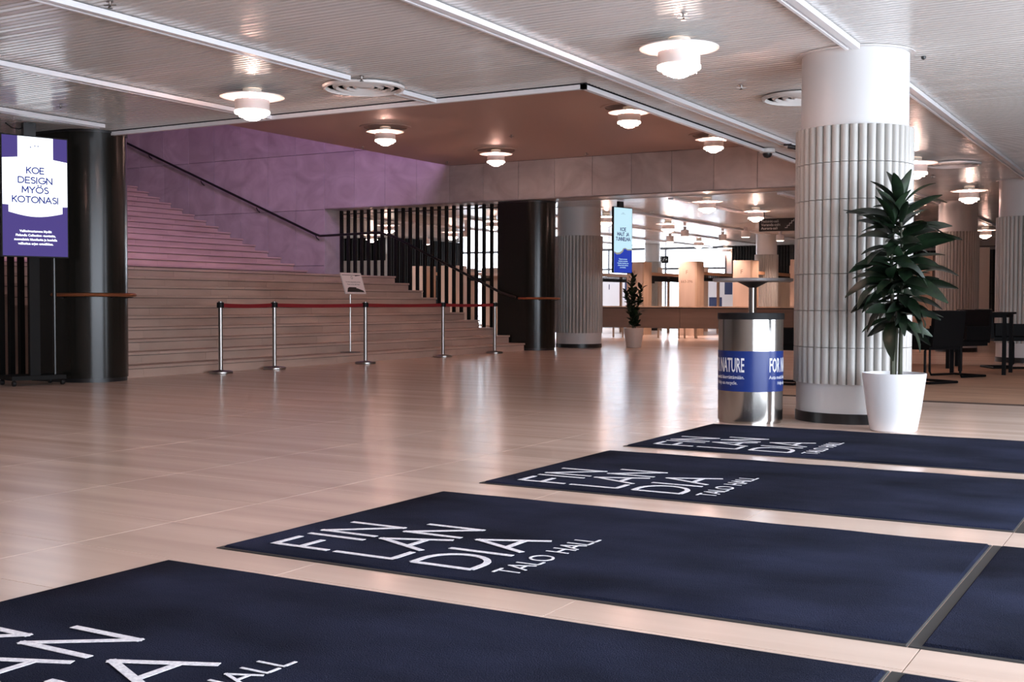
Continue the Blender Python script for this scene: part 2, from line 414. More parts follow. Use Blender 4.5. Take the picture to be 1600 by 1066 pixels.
def row(kind, name, x, z, off):
    y = 0; i = off
    while y < SYL-.01:
        L = lens[i % 4]
        if y == 0: L = .35+.3*(off % 3)
        if y+L > SYL-.3: L = SYL-y
        link(name, piece(kind, L), M_step, st, (x, y, z)); y += L; i += 1
for i, x in enumerate(xs_front):
    row('riser', 'riser', x, RISE*i, i); row('tread1' if i < 9 else 'landing', 'tread' if i < 9 else 'landing_slab', x, RISE*(i+1), i+1)
for i, x in enumerate(up_front):
    row('riser', 'riser', x, RISE*(10+i), i+2); row('tread2', 'tread', x, RISE*(11+i), i+5)
# ------------------------------------------------------------------ dark piers
def pier(cx, cy_, label):
    t = thing('bronze_pier', label, 'pillar', (cx, cy_, 0), 0)
    r = .44
    def outline(rr): return [(-.62+(r-rr), -rr), (0, -rr)]+[(rr*math.cos(R(a)), rr*math.sin(R(a))) for a in range(-85, 90, 5)]+[(0, rr), (-.62+(r-rr), rr)]
    MB().prism(outline(r), .05, CZ-.0).build('shaft', M_bronze, t, True, 30)
    MB().prism(outline(r-.015), 0, .05).build('plinth', M_black, t, True, 30)
    MB().prism(outline(r+.012), CZ-.03, CZ-.005).build('collar', M_black, t, True, 30)
    return t
P1 = pier(-12.05, 10.25, 'dark bronze clad pillar beside the left display')
P2 = pier(-12.05, 21.78, 'dark bronze clad pillar at the far foot of the staircase')
# handrails
def ringrail(par, a0, a1):
    mb = MB(); rr = .525
    mb.tube([(rr*math.cos(R(a)), rr*math.sin(R(a)), 1.08) for a in range(a0, a1+1, 6)], .024, 8)
    o = mb.build('copper_handrail', M_copper, par, True)
    b = MB()
    for a in range(a0+12, a1, 40): b.tube([(.43*math.cos(R(a)), .43*math.sin(R(a)), 1.04), (rr*math.cos(R(a)), rr*math.sin(R(a)), 1.06)], .009, 6)
    b.build('bracket', M_black, par)
ringrail(P1, -150 if False else -100, 92); ringrail(P2, -100, 92)
hr = thing('stair_handrail', 'black handrail running down the marble stair wall to the far pillar', 'handrail', (-17.4, 21.2, 2.5))
o_ = Vector((-17.4, 21.2, 2.5))
pts = [Vector(p)-o_ for p in ((-25.5, 21.2, 5.80), (-17.5, 21.2, 2.56), (-17.32, 21.2, 2.5), (-15.66, 21.2, 2.53), (-15.3, 21.2, 2.45), (-12.55, 21.2, 1.21), (-12.2, 21.25, 1.1))]
MB().tube(pts, .028, 8).build('rail', M_black, hr, True)
for px, py in ((232, 240), (313.7, 281), (400.5, 323), (493, 366)):
    d = ray(px, py); p = Vector((0, 0, EYE))+d*(21.2/d.y)-o_
    MB().tube([p+Vector((0, 0, -.02)), p+Vector((0.02, .02, -.09)), p+Vector((.02, .1, -.13))], .012, 6).build('bracket', M_black, hr, True)
# ------------------------------------------------------------------ fin screens
def fins(name, label, x0, x1, y, step, z1, rodz):
    t = thing(name, label, 'screen', (x0, y, 0))
    f = MB().box(-.0275, .0275, -.035, .035, 0, z1).mesh('fin')
    n = int(round((x1-x0)/step)); 
    for i in range(n+1): link('fin', f, M_fin, t, (i*step, 0, 0))
    MB().tube([(0, 0, rodz), ((x1-x0), 0, rodz)], .012, 6).build('tie_rod', M_black, t)
    return t
fins('fin_screen', 'row of tall black fins behind the far side of the staircase', -17.2, -12.95, 21.84, .1935, 3.11, 3.03)
fins('fin_screen', 'tall black fins at the near side of the staircase, behind the left display', -16.4, -12.75, 10.1, .2, CZ-.005, 2.98)
# ------------------------------------------------------------------ fluted columns
def column(cx, cy_, label, r=.485, big=False, group=None):
    t = thing('fluted_column', label, 'column', (cx, cy_, 0))
    ri = r-.045; z0, z1 = .327, 2.465
    MB().lathe([(ri, z1), (ri, CZ-.012)], 64).build('drum', M_drum, t, True)
    MB().lathe([(ri+.02, .085), (ri+.02, z0)], 64).build('base_ring', M_drum, t, True)
    MB().lathe([(ri+.03, 0), (ri+.03, .085)], 64).build('plinth', M_black, t, True)
    MB().lathe([(ri-.004, z0-.0), (ri-.004, z1)], 64).build('core', M_tile, t, True)
    MB().ring(ri+.003, ri+.05, CZ-.012, CZ-.004, 48).build('ceiling_collar', M_ceil, t)
    nf = 40; w_ = 2*math.pi*r/nf; 
    def flute(h, z):
        mb = MB(); prof = []
        for q in range(9):
            a = math.pi*q/8; prof.append((ri+.002+.043*math.sin(a)**.8, -w_*.46*math.cos(a)))
        prof = [(ri-.002, -w_*.44)]+prof+[(ri-.002, w_*.44)]
        n = len(prof); mb.add([(x, y, z) for x, y in prof]+[(x, y, z+h) for x, y in prof], [tuple(range(n))[::-1], tuple(range(n, 2*n))]+[(i, i+1, n+i+1, n+i) for i in range(n-1)])
        return mb
    rows = 7; hh = (z1-z0)/rows
    if big:
        me = flute(hh-.005, 0).mesh('tile', True, 40)
        for i in range(nf):
            for j in range(rows):
                o = link('tile', me, M_tile, t, (0, 0, z0+j*hh)); o.rotation_euler = (0, 0, 2*math.pi*(i+.5)/nf)
    else:
        mb = MB()
        for i in range(nf):
            q = flute(z1-z0, z0); q.xf(Matrix.Rotation(2*math.pi*(i+.5)/nf, 4, 'Z')); mb.add(q.v, q.f)
        tag(mb.build('fluting', M_tile, t, True, 40), kind='stuff')
    return t
pb = atd(1332, 10.12); column(pb.x, pb.y, 'large white column with grey fluted tiles beside the potted palm-like plant', .487, True)
p = atd(904.5, 26.4); column(p.x, p.y, 'fluted column just right of the far dark pillar', .53)
p = atd(1495, 24.5); column(p.x, p.y, 'brownish fluted column behind the black chairs, second from the right edge', .425)
p = atd(1602, 20.2); column(p.x, p.y, 'fluted column cut by the right edge of the picture, behind the chairs', .485)
p = atd(1197, 36.2); column(p.x, p.y, 'pale column behind the cloakroom panels, above the round bar table', .36)
p = atd(1019, 42.5); column(p.x, p.y, 'distant fluted column in front of the bright far windows', .32)

# ------------------------------------------------------------------ entrance mats
def floor_mat(x0, x1, y0, y1, label, logo, bl=.022, br=.022):
    t = thing('floor_mat', label, 'mat', (x0, y0, 0), 0, None)
    W_, H_ = x1-x0, y1-y0
    MB().bevbox(0, W_, 0, H_, 0.0003, .004, .003).build('rubber_border', M_rubber, t)
    q = MB(); nx, ny = 24, 14
    # pile slab with a gently uneven top
    vs = []; fs = []; b = .022
    for j in range(ny+1):
        for i in range(nx+1):
            x = bl+(W_-bl-br)*i/nx; y = b+(H_-2*b)*j/ny
            edge = i in (0, nx) or j in (0, ny)
            vs.append((x, y, .004 if edge else .0115+.0012*math.sin(i*1.3+j*.7)*math.sin(j*1.1)))
    # narrow shoulder so the pile rises steeply at its edge
    for v_i, (x, y, z) in enumerate(vs):
        j, i = divmod(v_i, nx+1)
        if i == 1: x = bl+.008
        if i == nx-1: x = W_-br-.008
        if j == 1: y = b+.008
        if j == ny-1: y = H_-b-.008
        vs[v_i] = (x, y, z)
    for j in range(ny):
        for i in range(nx): a = j*(nx+1)+i; fs.append((a, a+1, a+nx+2, a+nx+1))
    q.add(vs, fs); q.build('pile', M_pile, t, True, 42)
    if logo:
        L = MB(); y_s = .135
        # reading direction +Y, letter tops towards -X: build in XY then rotate 90 deg
        for txt, base, width, h, th in (('FIN', .442, .535, .262, .028), ('LAN', .765, .665, .262, .028), ('DIA', 1.125, .60, .262, .028), ('TALO HALL', 1.30, .71, .088, .011)):
            strokes(L, txt, y_s+(.03 if txt[0] == 'T' else .015), -base, h, th, .24, .0138, .0152, width=width)
        L.xf(Matrix.Rotation(R(90), 4, 'Z')); L.build('lettering', M_letter, t)
    return t
floor_mat(-3.415, -.70, 1.60, 3.262, 'nearest navy entrance mat with white lettering cut off at the lower left', True, br=.006)
floor_mat(-3.42, -.71, 3.522, 5.183, 'second nearest navy entrance mat with its full white lettering', True, br=.006)
floor_mat(-3.41, -.67, 5.535, 7.19, 'third navy entrance mat, its lettering reaching toward the joint at the right edge', True, br=.006)
floor_mat(-3.43, -.66, 7.475, 9.205, 'farthest navy entrance mat, at the foot of the bin and the white plant pot', True)
floor_mat(-.697, 2.0, 1.60, 3.262, 'navy mat continuing the nearest mat, at the lower right corner', False, .036)
floor_mat(-.707, 2.0, 3.522, 5.183, 'navy mat beyond the joint of the second nearest mat', False, .036)
floor_mat(-.667, 2.0, 5.535, 7.19, 'navy mat beyond the joint of the third mat, at the right edge', False, .036)
# curled rubber lips at the joints
# ------------------------------------------------------------------ litter bin
bp = atd(1173.5, 9.93)
bn = thing('litter_bin', 'round polished steel litter bin with a blue printed band and black rim', 'bin', (bp.x, bp.y, 0))
r = .268
MB().lathe([(r-.012, 0), (r-.012, .02), (r, .022), (r, .865)], 72).build('body', M_steel, bn, True)
MB().ring(r-.04, r+.008, .862, .915, 72).build('rim', M_blackp, bn, True)
MB().lathe([(r-.05, .895), (.05, .905), (0, .905)], 48).build('lid', M_blackp, bn, True)
MB().lathe([(r+.0015, .265), (r+.0015, .6)], 72).build('band', M_blue, bn, True) if False else MB().ring(r, r+.0015, .268, .602, 72).build('band', M_blue, bn, True)
view = math.atan2(-bp.y, -bp.x)
def wrap(mb, a_start, z):
    """text in XY -> onto the bin; x runs to the viewer's right"""
    rr = r+.002
    mb.v = [((rr+v[2])*math.cos(view+a_start+v[0]/rr), (rr+v[2])*math.sin(view+a_start+v[0]/rr), z+v[1]) for v in mb.v]; return mb
for a in (34, -94, 155):
    q = text_mb('FOR NATURE', .165, .0006, 'LEFT', 1, .002); wmax = max(v[0] for v in q.v)
    kx = R(84)*r/wmax; q.v = [(v[0]*kx, v[1], v[2]) for v in q.v]; L = wrap(q, R(a), .43)
    q = text_mb('Auta meitä kierrättämään.', .042, .0006, 'LEFT'); wmax = max(v[0] for v in q.v); kx = R(84)*r/wmax
    q.v = [(v[0]*kx, v[1], v[2]) for v in q.v]; wrap(q, R(a), .372); L.add(q.v, q.f)
    q = text_mb('Help us recycle.', .042, .0006, 'LEFT'); q.v = [(v[0]*kx+R(20)*r, v[1], v[2]) for v in q.v]; wrap(q, R(a), .325); L.add(q.v, q.f)
    L.build('lettering', M_print, bn)
# high table behind the bin
p = atd(1176, 10.75)
bt = thing('bar_table', 'tall round bar table on one steel pole standing behind the litter bin', 'table', (p.x, p.y, 0))
TZ = 1.22
MB().lathe([(.0, TZ-.03), (.345, TZ-.03), (.36, TZ-.024), (.36, TZ-.003), (.355, TZ), (0, TZ)], 64).build('tabletop', mat('grey_laminate', (.33, .33, .34), .35), bt, True)
MB().lathe([(.035, TZ-.085), (.06, TZ-.07), (.14, TZ-.03)], 40).build('mounting_cone', M_blackp, bt, True)
MB().lathe([(.036, .03), (.036, TZ-.07)], 32).build('pole', M_steel, bt, True)
MB().lathe([(.0, 0), (.2, 0), (.2, .012), (.06, .03), (.036, .03)], 48).build('base', M_steel2, bt, True)

# ------------------------------------------------------------------ plants
def leaf_mesh(L, W_, droop, fold=.25, n=7, tipcurl=0):
    """strap leaf growing along +X, drooping in -Z"""
    vs = []; fs = []
    for i in range(n+1):
        t = i/n; w_ = W_*max(.06, math.sin(math.pi*min(1, t*.92+.06))**.8)*.5
        x = L*(t-.12*droop*t*t); z = L*(.35*t-droop*t*t*.75)+tipcurl*t**3
        vs += [(x, -w_, z+w_*fold), (x, 0, z), (x, w_, z+w_*fold)]
    for i in range(n):
        a = i*3; fs += [(a, a+3, a+4, a+1), (a+1, a+4, a+5, a+2)]
    mb = MB(); mb.add(vs, fs); k = len(mb.v)
    mb.add([(x, y, z-.0012) for x, y, z in vs], [f[::-1] for f in fs])
    return mb.mesh('leaf', True, 60)
pp = atd(1398.5, 9.22)
pl = thing('potted_plant', 'tall dark green dracaena in a glossy white pot beside the large column', 'plant', (pp.x, pp.y, 0))
PH = .455
MB().lathe([(0, .0), (.165, 0), (.178, .012), (.205, .16), (.231, .36), (.241, PH-.02), (.243, PH), (.232, PH), (.227, PH-.05), (0, PH-.05)], 56).build('pot', M_pot, pl, True)
MB().lathe([(.226, PH-.046), (0, PH-.036)], 32).build('soil', M_soil, pl, True)
right = Vector((RT.x, RT.y, 0)).normalized(); fwd2 = Vector((FW.x, FW.y, 0)).normalized()
def stem(pts, r0, r1, name='stem'):
    MB().tube(pts, [r0+(r1-r0)*i/(len(pts)-1) for i in range(len(pts))], 8).build(name, M_stem, pl, True)
def sp3(a, b, c): return right*a+fwd2*b+Vector((0, 0, c))
S1 = [sp3(-.012, 0, PH-.05), sp3(-.015, 0, .9), sp3(-.03, .01, 1.25), sp3(-.02, 0, 1.62)]
S2 = [sp3(.05, .01, PH-.05), sp3(.05, 0, .95), sp3(.055, 0, 1.35), sp3(.03, .0, 1.75)]
S3 = [sp3(.02, .05, PH-.05), sp3(.035, .05, .9), sp3(.04, .03, 1.2)]
stem(S1, .019, .010); stem(S2, .017, .010); stem(S3, .014, .009)
lm = [leaf_mesh(L, W_, d, f, tipcurl=c) for L, W_, d, f, c in ((0.36, .088, .50, .3, 0), (0.40, .094, .70, .25, 0), (0.33, .084, .35, .4, 0), (0.30, .08, .85, .2, 0), (0.38, .09, .55, .3, .04), (.27, .066, .2, .45, 0))]
def along(S, t):
    zt = t
    for a, b in zip(S, S[1:]):
        if a.z <= zt <= b.z: return a.lerp(b, (zt-a.z)/(b.z-a.z))
    return S[-1]
random.seed(21)
for S, za, zb, n in ((S1, .82, 1.60, 50), (S2, .88, 1.74, 52), (S3, .84, 1.2, 16)):
    for i in range(n):
        z = za+(zb-za)*(i+random.random()*.8)/n; p = along(S, z); az = i*2.399+random.uniform(-.3, .3)
        up = (z-za)/(zb-za); el = R(-14+24*up**2+random.uniform(-24, 28))
        me = lm[random.choice((0, 1, 2, 3, 4) if up < .8 else (0, 2, 4, 5))]
        o = link('leaf', me, M_leaf, pl, p); sc_ = random.uniform(.85, 1.22)*(.94+.2*up)
        tc = Vector((pb.x-pp.x, pb.y-pp.y)).normalized(); sc_ *= .72 if tc.x*math.cos(az)+tc.y*math.sin(az) > .45 else 1
        o.rotation_euler = (random.uniform(-.95, .95), -el, az); o.scale = (sc_, sc_, sc_)
for S, n in ((S1, 5), (S2, 6)):
    for i in range(n):
        o = link('leaf', lm[2 if i % 2 else 0], M_leaf, pl, S[-1]-Vector((0, 0, .02))); o.rotation_euler = (random.uniform(-.4, .4), R(-38-14*(i % 3)), i*2*math.pi/n+.5); o.scale = (1.0,)*3
# smaller plant far behind
q = atd(990.5, 26.3)
pl2 = thing('potted_plant', 'small leafy ficus in a beige pot below the hanging blue and white display', 'plant', (q.x, q.y, 0))
MB().lathe([(0, 0), (.155, 0), (.165, .01), (.21, .30), (.225, .43), (.215, .43), (.21, .40), (0, .40)], 40).build('pot', M_potm, pl2, True)
MB().lathe([(.209, .405), (0, .41)], 24).build('soil', M_soil, pl2, True)
l2 = leaf_mesh(.15, .07, .3, .2, 4)
stems = [[Vector((-.03, 0, .4)), Vector((-.05, .02, .9)), Vector((-.04, 0, 1.58))], [Vector((.03, .02, .4)), Vector((.09, .0, .9)), Vector((.16, 0, 1.34))], [Vector((0, -.03, .4)), Vector((-.10, -.02, .8)), Vector((-.17, 0, 1.25))], [Vector((.0, .03, .4)), Vector((.02, .05, 1.2))]]
stems = [[right*v.x+fwd2*v.y+Vector((0, 0, v.z)) for v in s] for s in stems]
for s in stems: MB().tube(s, [.010]*(len(s)-1)+[.005], 6).build('stem', M_stem, pl2, True)
for s, n in zip(stems, (60, 46, 44, 40)):
    for i in range(n):
        z = .46+(s[-1].z-.46)*(i+.5)/n; p = along(s, z)
        o = link('leaf', l2, M_leaf, pl2, p); o.rotation_euler = (random.uniform(-.6, .6), -R(random.uniform(0, 60)), i*2.399); k_ = random.uniform(.8, 1.35); o.scale = (k_,)*3

# ------------------------------------------------------------------ rope posts with red belts
posts = [(345, 583.5, 'left end post of the red belt barrier, steel'), (429, 577, 'second belt post from the left, steel on a round foot'), (571, 568.5, 'third belt post from the left, in front of the sign stand'),
         (690, 558, 'fourth belt post from the left, steel'), (760.5, 552, 'right end post of the red belt barrier, nearest the far pillar')]
pos = [at(x, y, 0) for x, y, _ in posts]
pos = [Vector((max(p.x, -11.84), p.y, 0)) for p in pos]; print('POSTS', pos)
proto = None; PHT = 1.0
def make_post():
    t = thing('belt_post', posts[0][2], 'barrier post', pos[0], 0, 'belt barrier posts at the foot of the stairs')
    MB().lathe([(0, 0), (.16, 0), (.165, .006), (.165, .026), (.15, .036), (.04, .046), (.032, .05)], 40).build('base', M_steel2, t, True)
    MB().lathe([(.031, .03), (.031, PHT-.002), (.026, PHT+.004), (0, PHT+.004)], 24).build('tube', M_steel2, t, True)
    h = MB().ring(.0315, .047, PHT-.085, PHT-.012, 24)
    for a in (0, 90, 180, 270): h.box(-.012, .012, .04, .056, PHT-.08, PHT-.018) if a == 90 else (h.box(-.012, .012, -.056, -.04, PHT-.08, PHT-.018) if a == 270 else h.box(.04 if a == 0 else -.056, .056 if a == 0 else -.04, -.012, .012, PHT-.08, PHT-.018))
    h.build('cassette', M_blackp, t, True)
    return t
proto = make_post(); pst = [proto]
for i in range(1, 5): pst.append(copy_tree(proto, pos[i], 0, posts[i][2]))
for i in range(4):
    d = pos[i+1]-pos[i]; a = math.atan2(d.y, d.x); L = d.length
    mb = MB(); n = 10; vs = []; fs = []
    for k_ in range(n+1):
        t = k_/n; sag = -.012*math.sin(math.pi*t); x = .05+(L-.1)*t
        vs += [(x, -.001, PHT-.08+sag), (x, .001, PHT-.08+sag), (x, .001, PHT-.025+sag), (x, -.001, PHT-.025+sag)]
    for k_ in range(n):
        for q_ in range(4): fs.append((k_*4+q_, k_*4+4+q_, k_*4+4+(q_+1) % 4, k_*4+(q_+1) % 4))
    mb.add(vs, fs+[(3, 2, 1, 0), (n*4, n*4+1, n*4+2, n*4+3)]); mb.xf(Matrix.Rotation(a, 4, 'Z'))
    tag(mb.build('belt', M_belt, pst[i]), 'red webbing belt')
# sign stand on the first step
sb = at(543, 550.7, RISE); 
ss = thing('sign_stand', 'white tilted notice panel on a thin steel pole standing on the lowest step', 'sign', (-12.2, sb.y, RISE+.001))
MB().lathe([(0, 0), (.17, 0), (.17, .006), (.02, .012), (.012, .014)], 40).build('base', M_black, ss, True)
MB().tube([(0, 0, .01), (0, 0, .97)], .013, 10).build('pole', mat('satin_steel', (.5, .48, .46), .3, metal=.8), ss, True)
pn = MB(); pw, phh = .56, .37
pn.box(-pw/2, pw/2, 0, phh, -.012, 0); pn2 = MB().box(-pw/2+.02, pw/2-.02, .02, phh-.02, .0002, .0012)
# local: x along width (+Y world), y up the slope, z normal (towards +X and up)
tilt = math.atan2(.30, .10)
mk = Matrix.Translation((.10, .03, .975)) @ Matrix(((0, -math.cos(tilt), math.sin(tilt), 0), (1, 0, 0, 0), (0, math.sin(tilt), math.cos(tilt), 0), (0, 0, 0, 1)))
pn.xf(mk).build('panel', mat('sign_frame', (.62, .55, .53), .5), ss)
pn2.xf(mk).build('notice', mat('notice_paper', (.78, .68, .66), .6), ss)
b = MB(); b.prism([(-.22, .03), (.25, .03), (.22, .06), (.07, .10), (.055, .095), (.05, .115), (-.13, .118), (-.18, .10)], .0014, .002)
b.prism([(-.25, phh-.045), (.25, phh-.045), (.25, phh-.035), (-.25, phh-.035)], .0014, .002); b.prism([(.10, phh-.06), (.24, phh-.045), (.10, phh-.045)], .0014, .002)
q = text_mb('Tervetuloa käyttämään portaita', .031, .0002); q.xf(Matrix.Translation((0, .20, .0016))); b.add(q.v, q.f)
q = text_mb('Please use the other stairs', .031, .0002); q.xf(Matrix.Translation((.0, .155, .0016))); b.add(q.v, q.f)
b.ring(.02, .026, .0014, .002, 16, (0, phh-.085, 0))
b.xf(mk).build('print', M_black, ss)

# ------------------------------------------------------------------ digital displays
def poly(mb, pts, z0, z1): mb.prism(pts, z0, z1)
def display_frame(t, W_, H_, z0):
    """screen in local XZ plane facing -Y, lower edge z0"""
    MB().box(-W_/2-.012, W_/2+.012, 0, .05, z0-.014, z0+H_+.014).build('bezel', M_blackp, t)
    return lambda mb: mb.xf(Matrix.Translation((0, 0, z0)) @ Matrix.Rotation(R(90), 4, 'X'))
c1 = atd(57, 13.95)
d1 = thing('digital_display', 'upright lit display with a white lamp shape on violet, left of the near dark pillar', 'display', (c1.x, c1.y, 0), R(90-17))
W1, H1, Z1 = .76, 1.395, 1.53
put = display_frame(d1, W1, H1, Z1)
def uv(u, v): return ((u-.5)*W1, (1-v)*H1)
put(MB().box(-W1/2, W1/2, 0, H1, 0, .002)).build('screen', M_scrV, d1)
shape = MB(); shape.prism([uv(.235, .19), uv(.78, .19), uv(.78, 0), uv(.235, 0)], .0022, .0026)
shape.prism([uv(0, .575), uv(.5, .585), uv(1, .575), uv(1, .195), uv(.78, .18), uv(.5, .17), uv(.235, .175), uv(0, .19)], .0022, .0026)
shape.prism([uv(.09, .63)]+[uv(.09+.83*i/10, .635+.035*math.sin(math.pi*i/10)) for i in range(11)]+[uv(.92, .57), uv(.09, .57)], .0022, .0026)
put(shape).build('lamp_graphic', M_scrW, d1)
tx = MB()
for s_, v, wd in (('KOE', .305, .26), ('DESIGN', .388, .52), ('MYÖS', .468, .40), ('KOTONASI', .55, .70)):
    strokes(tx, s_, 0, (1-v)*H1, 0.067, .0135, .2, .0030, .0034, width=wd*W1, center=True)
tx.box(-.055, -.045, H1*.905, H1*.92, .003, .0034); tx.box(-.005, .003, H1*.918, H1*.932, .003, .0034); tx.box(.03, .04, H1*.918, H1*.932, .003, .0034)
put(tx).build('lettering', M_scrT, d1)
tx = MB()
for s_, v in (('Valikoimastamme löydät', .80), ('Finlandia Collection -tuotteita,', .835), ('suomalaisia klassikoita ja huolella', .87), ('valikoitua arjen estetiikkaa.', .905)):
    q = text_mb(s_, .038, .0002, bold=.0012); q.xf(Matrix.Translation((0, (1-v)*H1, .0028))); tx.add(q.v, q.f)
put(tx).build('lettering', M_scrW, d1)
MB().box(-.30, .34, -.02, .42, .07, .12).build('base', M_fin, d1)
MB().box(-.06, .06, .05, .10, .12, 2.9).build('post', M_fin, d1)
MB().tube([(.25, .09, .12), (.25, .09, 1.6)], .022, 10).build('pole', M_bronze, d1, True)
for sx_, sy_ in ((-.27, 0.0), (.30, 0.0), (-.27, .38), (.30, .38)):
    cst = MB(); cst.lathe([(.0, -.02), (.03, -.02), (.034, -.01), (.034, .01), (.03, .02), (0, .02)], 18); cst.xf(Matrix.Translation((sx_, sy_, .0345)) @ Matrix.Rotation(R(90), 4, 'Y'))
    c_ = cst.build('caster', M_blackp, d1, True)
MB().box(-.12, .02, .02, .1, Z1+H1+.014, CZ-.01).build('mount', M_black, d1)
MB().tube([(-.08, .06, CZ-.05), (-.16, .06, CZ-.09), (-.25, .05, CZ-.08), (-.32, .05, CZ-.03)], .008, 6).build('cable', M_black, d1, True)
c2 = atd(973, 24.6)
d2 = thing('digital_display', 'lit display with pale and deep blue advert hanging above the small ficus', 'display', (c2.x, c2.y, 0), R(90-12))
W2, H2, Z2 = .62, 1.34, 1.62
put = display_frame(d2, W2, H2, Z2)
put(MB().box(-W2/2, W2/2, 0, H2, 0, .002)).build('screen', M_scrC, d2)
def uv2(u, v): return ((u-.5)*W2, (1-v)*H2)
wave = [(0, .675), (.15, .695), (.3, .69), (.45, .66), (.5, .625), (.62, .615), (.75, .635), (1, .63)]
g = MB(); low = [(0, .69), (.15, .725), (.35, .715), (.5, .675), (.55, .635), (.62, .63), (.75, .655), (1, .65)]
for (a, b), (c, d), (e1, f1), (g1, h1) in zip(wave, wave[1:], low, low[1:]): g.prism([uv2(e1, f1), uv2(g1, h1), uv2(c, d), uv2(a, b)], .0022, .0026)
put(g).build('wave_graphic', M_scrG, d2)
g = MB()
for (a, b), (c, d) in zip(low, low[1:]): g.prism([uv2(a, 1), uv2(c, 1), uv2(c, d), uv2(a, b)], .0022, .0026)
put(g).build('lower_field', M_scrB, d2)
tx = MB()
for s_, v, wd in (('KOE', .355, .30), ('MAUT JA', .43, .64), ('TUNNELMA', .505, .80)): strokes(tx, s_, 0, (1-v)*H2, .066, .014, .2, .0024, .003, width=wd*W2, center=True)
for a in (-.06, -.02, .02, .06): tx.box(a-.004, a+.004, H2*.90, H2*(.93 if abs(a) < .05 else .91), .0024, .003)
put(tx).build('lettering', M_scrI, d2)
tx = MB()
for s_, v in (('Tilaamme avoimen', .80), ('kahvilan ja ravintolan', .832), ('Finlandian keittiöstä, aina', .864), ('yhdessä hyvän palvelun', .896), ('ja tunnelman.', .928)):
    q = text_mb(s_, .038, .0002, bold=.0006); q.xf(Matrix.Translation((0, (1-v)*H2, .003))); tx.add(q.v, q.f)
put(tx).build('lettering', M_scrC, d2)
MB().box(-.14, .02, .0, .06, Z2+H2+.014, CZ-.008).build('mount', M_black, d2)
# ------------------------------------------------------------------ lamps
def make_lamp(label, loc, group, recessed=False):
    t = thing('ceiling_lamp', label, 'lamp', loc, 0, group)      # origin at the disc plane
    top = (BZ if recessed else CZ)-loc[2]
    MB().lathe([(.315, -.002), (.315, .006), (.20, .022), (.09, .026), (.09, .02), (.20, .014), (.315, -.002)], 48).build('reflector_disc', M_white, t, True)
    MB().ring(.085, .09, .024, top-.002, 32).build('neck', M_neck, t, True)
    MB().ring(.163, .169, -.135, -.03, 40).build('shade', M_shade, t, True)
    for ri_, ro, za, zb in ((.128, .173, -.164, -.137), (.095, .130, -.194, -.164), (.0, .096, -.216, -.194)):
        mb = MB()
        if ri_ > 0: mb.lathe([(ri_-.02, za), (ro-.003, za), (ro, za+.004), (ro, zb), (ro-.012, zb), (ri_-.02, za+.006), (ri_-.02, za)], 36)
        else: mb.lathe([(0, za-.012), (.05, za-.01), (.075, za), (ro, zb+.004), (0, zb+.004)], 32)
        mb.build('diffuser_ring' if ri_ > 0 else 'diffuser_bowl', M_lampin if ri_ > 0 else M_bulb, t, True)
    for a in (30, 150, 270): MB().tube([(.14*math.cos(R(a)), .14*math.sin(R(a)), -.2), (.14*math.cos(R(a)), .14*math.sin(R(a)), .012)], .004, 5).build('rod', M_white, t)
    if recessed: MB().ring(.36, .43, top-.012, top-.001, 48).build('ceiling_ring', M_ceil2, t)
    l = bpy.data.lights.new('lamp_light', 'POINT'); l.energy = 75; l.color = (1, .54, .43); l.shadow_soft_size = .03
    lo = bpy.data.objects.new('lamp_light', l); lo.parent = t; lo.location = (0, 0, -.06); col.objects.link(lo)
    return t
LZ = 3.02
def lp(px, py): return at(px, py, LZ)
lamps = [(394, 152, 'tiered white ceiling lamp at upper left, nearest the left display'), (1061, 76, 'largest and nearest tiered white ceiling lamp, left of the big column'),
 (1105, 315.5, 'tiered lamp in the far hall just right of the hanging display'), (1181, 330.5, 'tiered lamp in the far hall left of the hanging direction sign'),
 (1430, 255, 'lit lamp half hidden behind the big column, its upper right'), (1514.5, 295, 'tiered lamp at the right between two fluted columns'),
 (1423, 321, 'lamp partly hidden behind the top of the dracaena'), (1539, 360, 'small distant lamp between the two right hand fluted columns'),
 (1044, 350, 'smaller tiered lamp in the far hall directly right of the hanging display'), (947, 339, 'lamp half hidden behind the left edge of the hanging display'),
 (606, 352.5, 'upper of the two lamps seen through the left part of the far fins'), (581, 367, 'lower left lamp seen through the far fins'),
 (706, 363, 'lamp seen through the middle of the far fins'), (770, 346, 'lamp seen through the fins right beside the far dark pillar'),
 (1134, 388, 'distant lamp in the bright back of the cloakroom hall'), (1092, 377.5, 'distant lamp in front of the bright windows, left of the bar table')]
base = None
for px, py, lab in lamps:
    p = lp(px, py)
    if 21.0 < p.y < 22.5: k_ = 22.6/p.y; p = Vector((p.x*k_, 22.6, LZ))
    g = 'tiered ceiling lamps'
    base = copy_tree(base, p, 0, lab, g) if base else make_lamp(lab, p, g)
for x, y, lab in ((-3.45, 4.3, 'ceiling lamp over the nearest mats, just above the frame'), (-7.8, 4.3, 'ceiling lamp over the open floor at left, just above the frame'), (-12.1, 4.3, 'ceiling lamp over the left end of the foyer, outside the frame'), (-3.45, .2, 'ceiling lamp over the photographer, outside the frame')):  # unseen lamps continuing the visible grid, added to help light the foreground
    copy_tree(base, Vector((x, y, LZ)), 0, lab, 'tiered ceiling lamps')
base2 = None
for px, py, lab in ((602, 206, 'recessed lamp over the stairs, leftmost under the brown ceiling'), (775, 241, 'recessed lamp under the brown ceiling above the fins'), (983, 176, 'recessed lamp near the right edge of the brown ceiling, half cut by the white trim'), (1115, 218, 'rightmost recessed lamp under the brown ceiling')):
    p = at(px, py, 3.84); base2 = copy_tree(base2, p, 0, lab, None) if base2 else make_lamp(lab, p, 'recessed stairwell lamps', True)
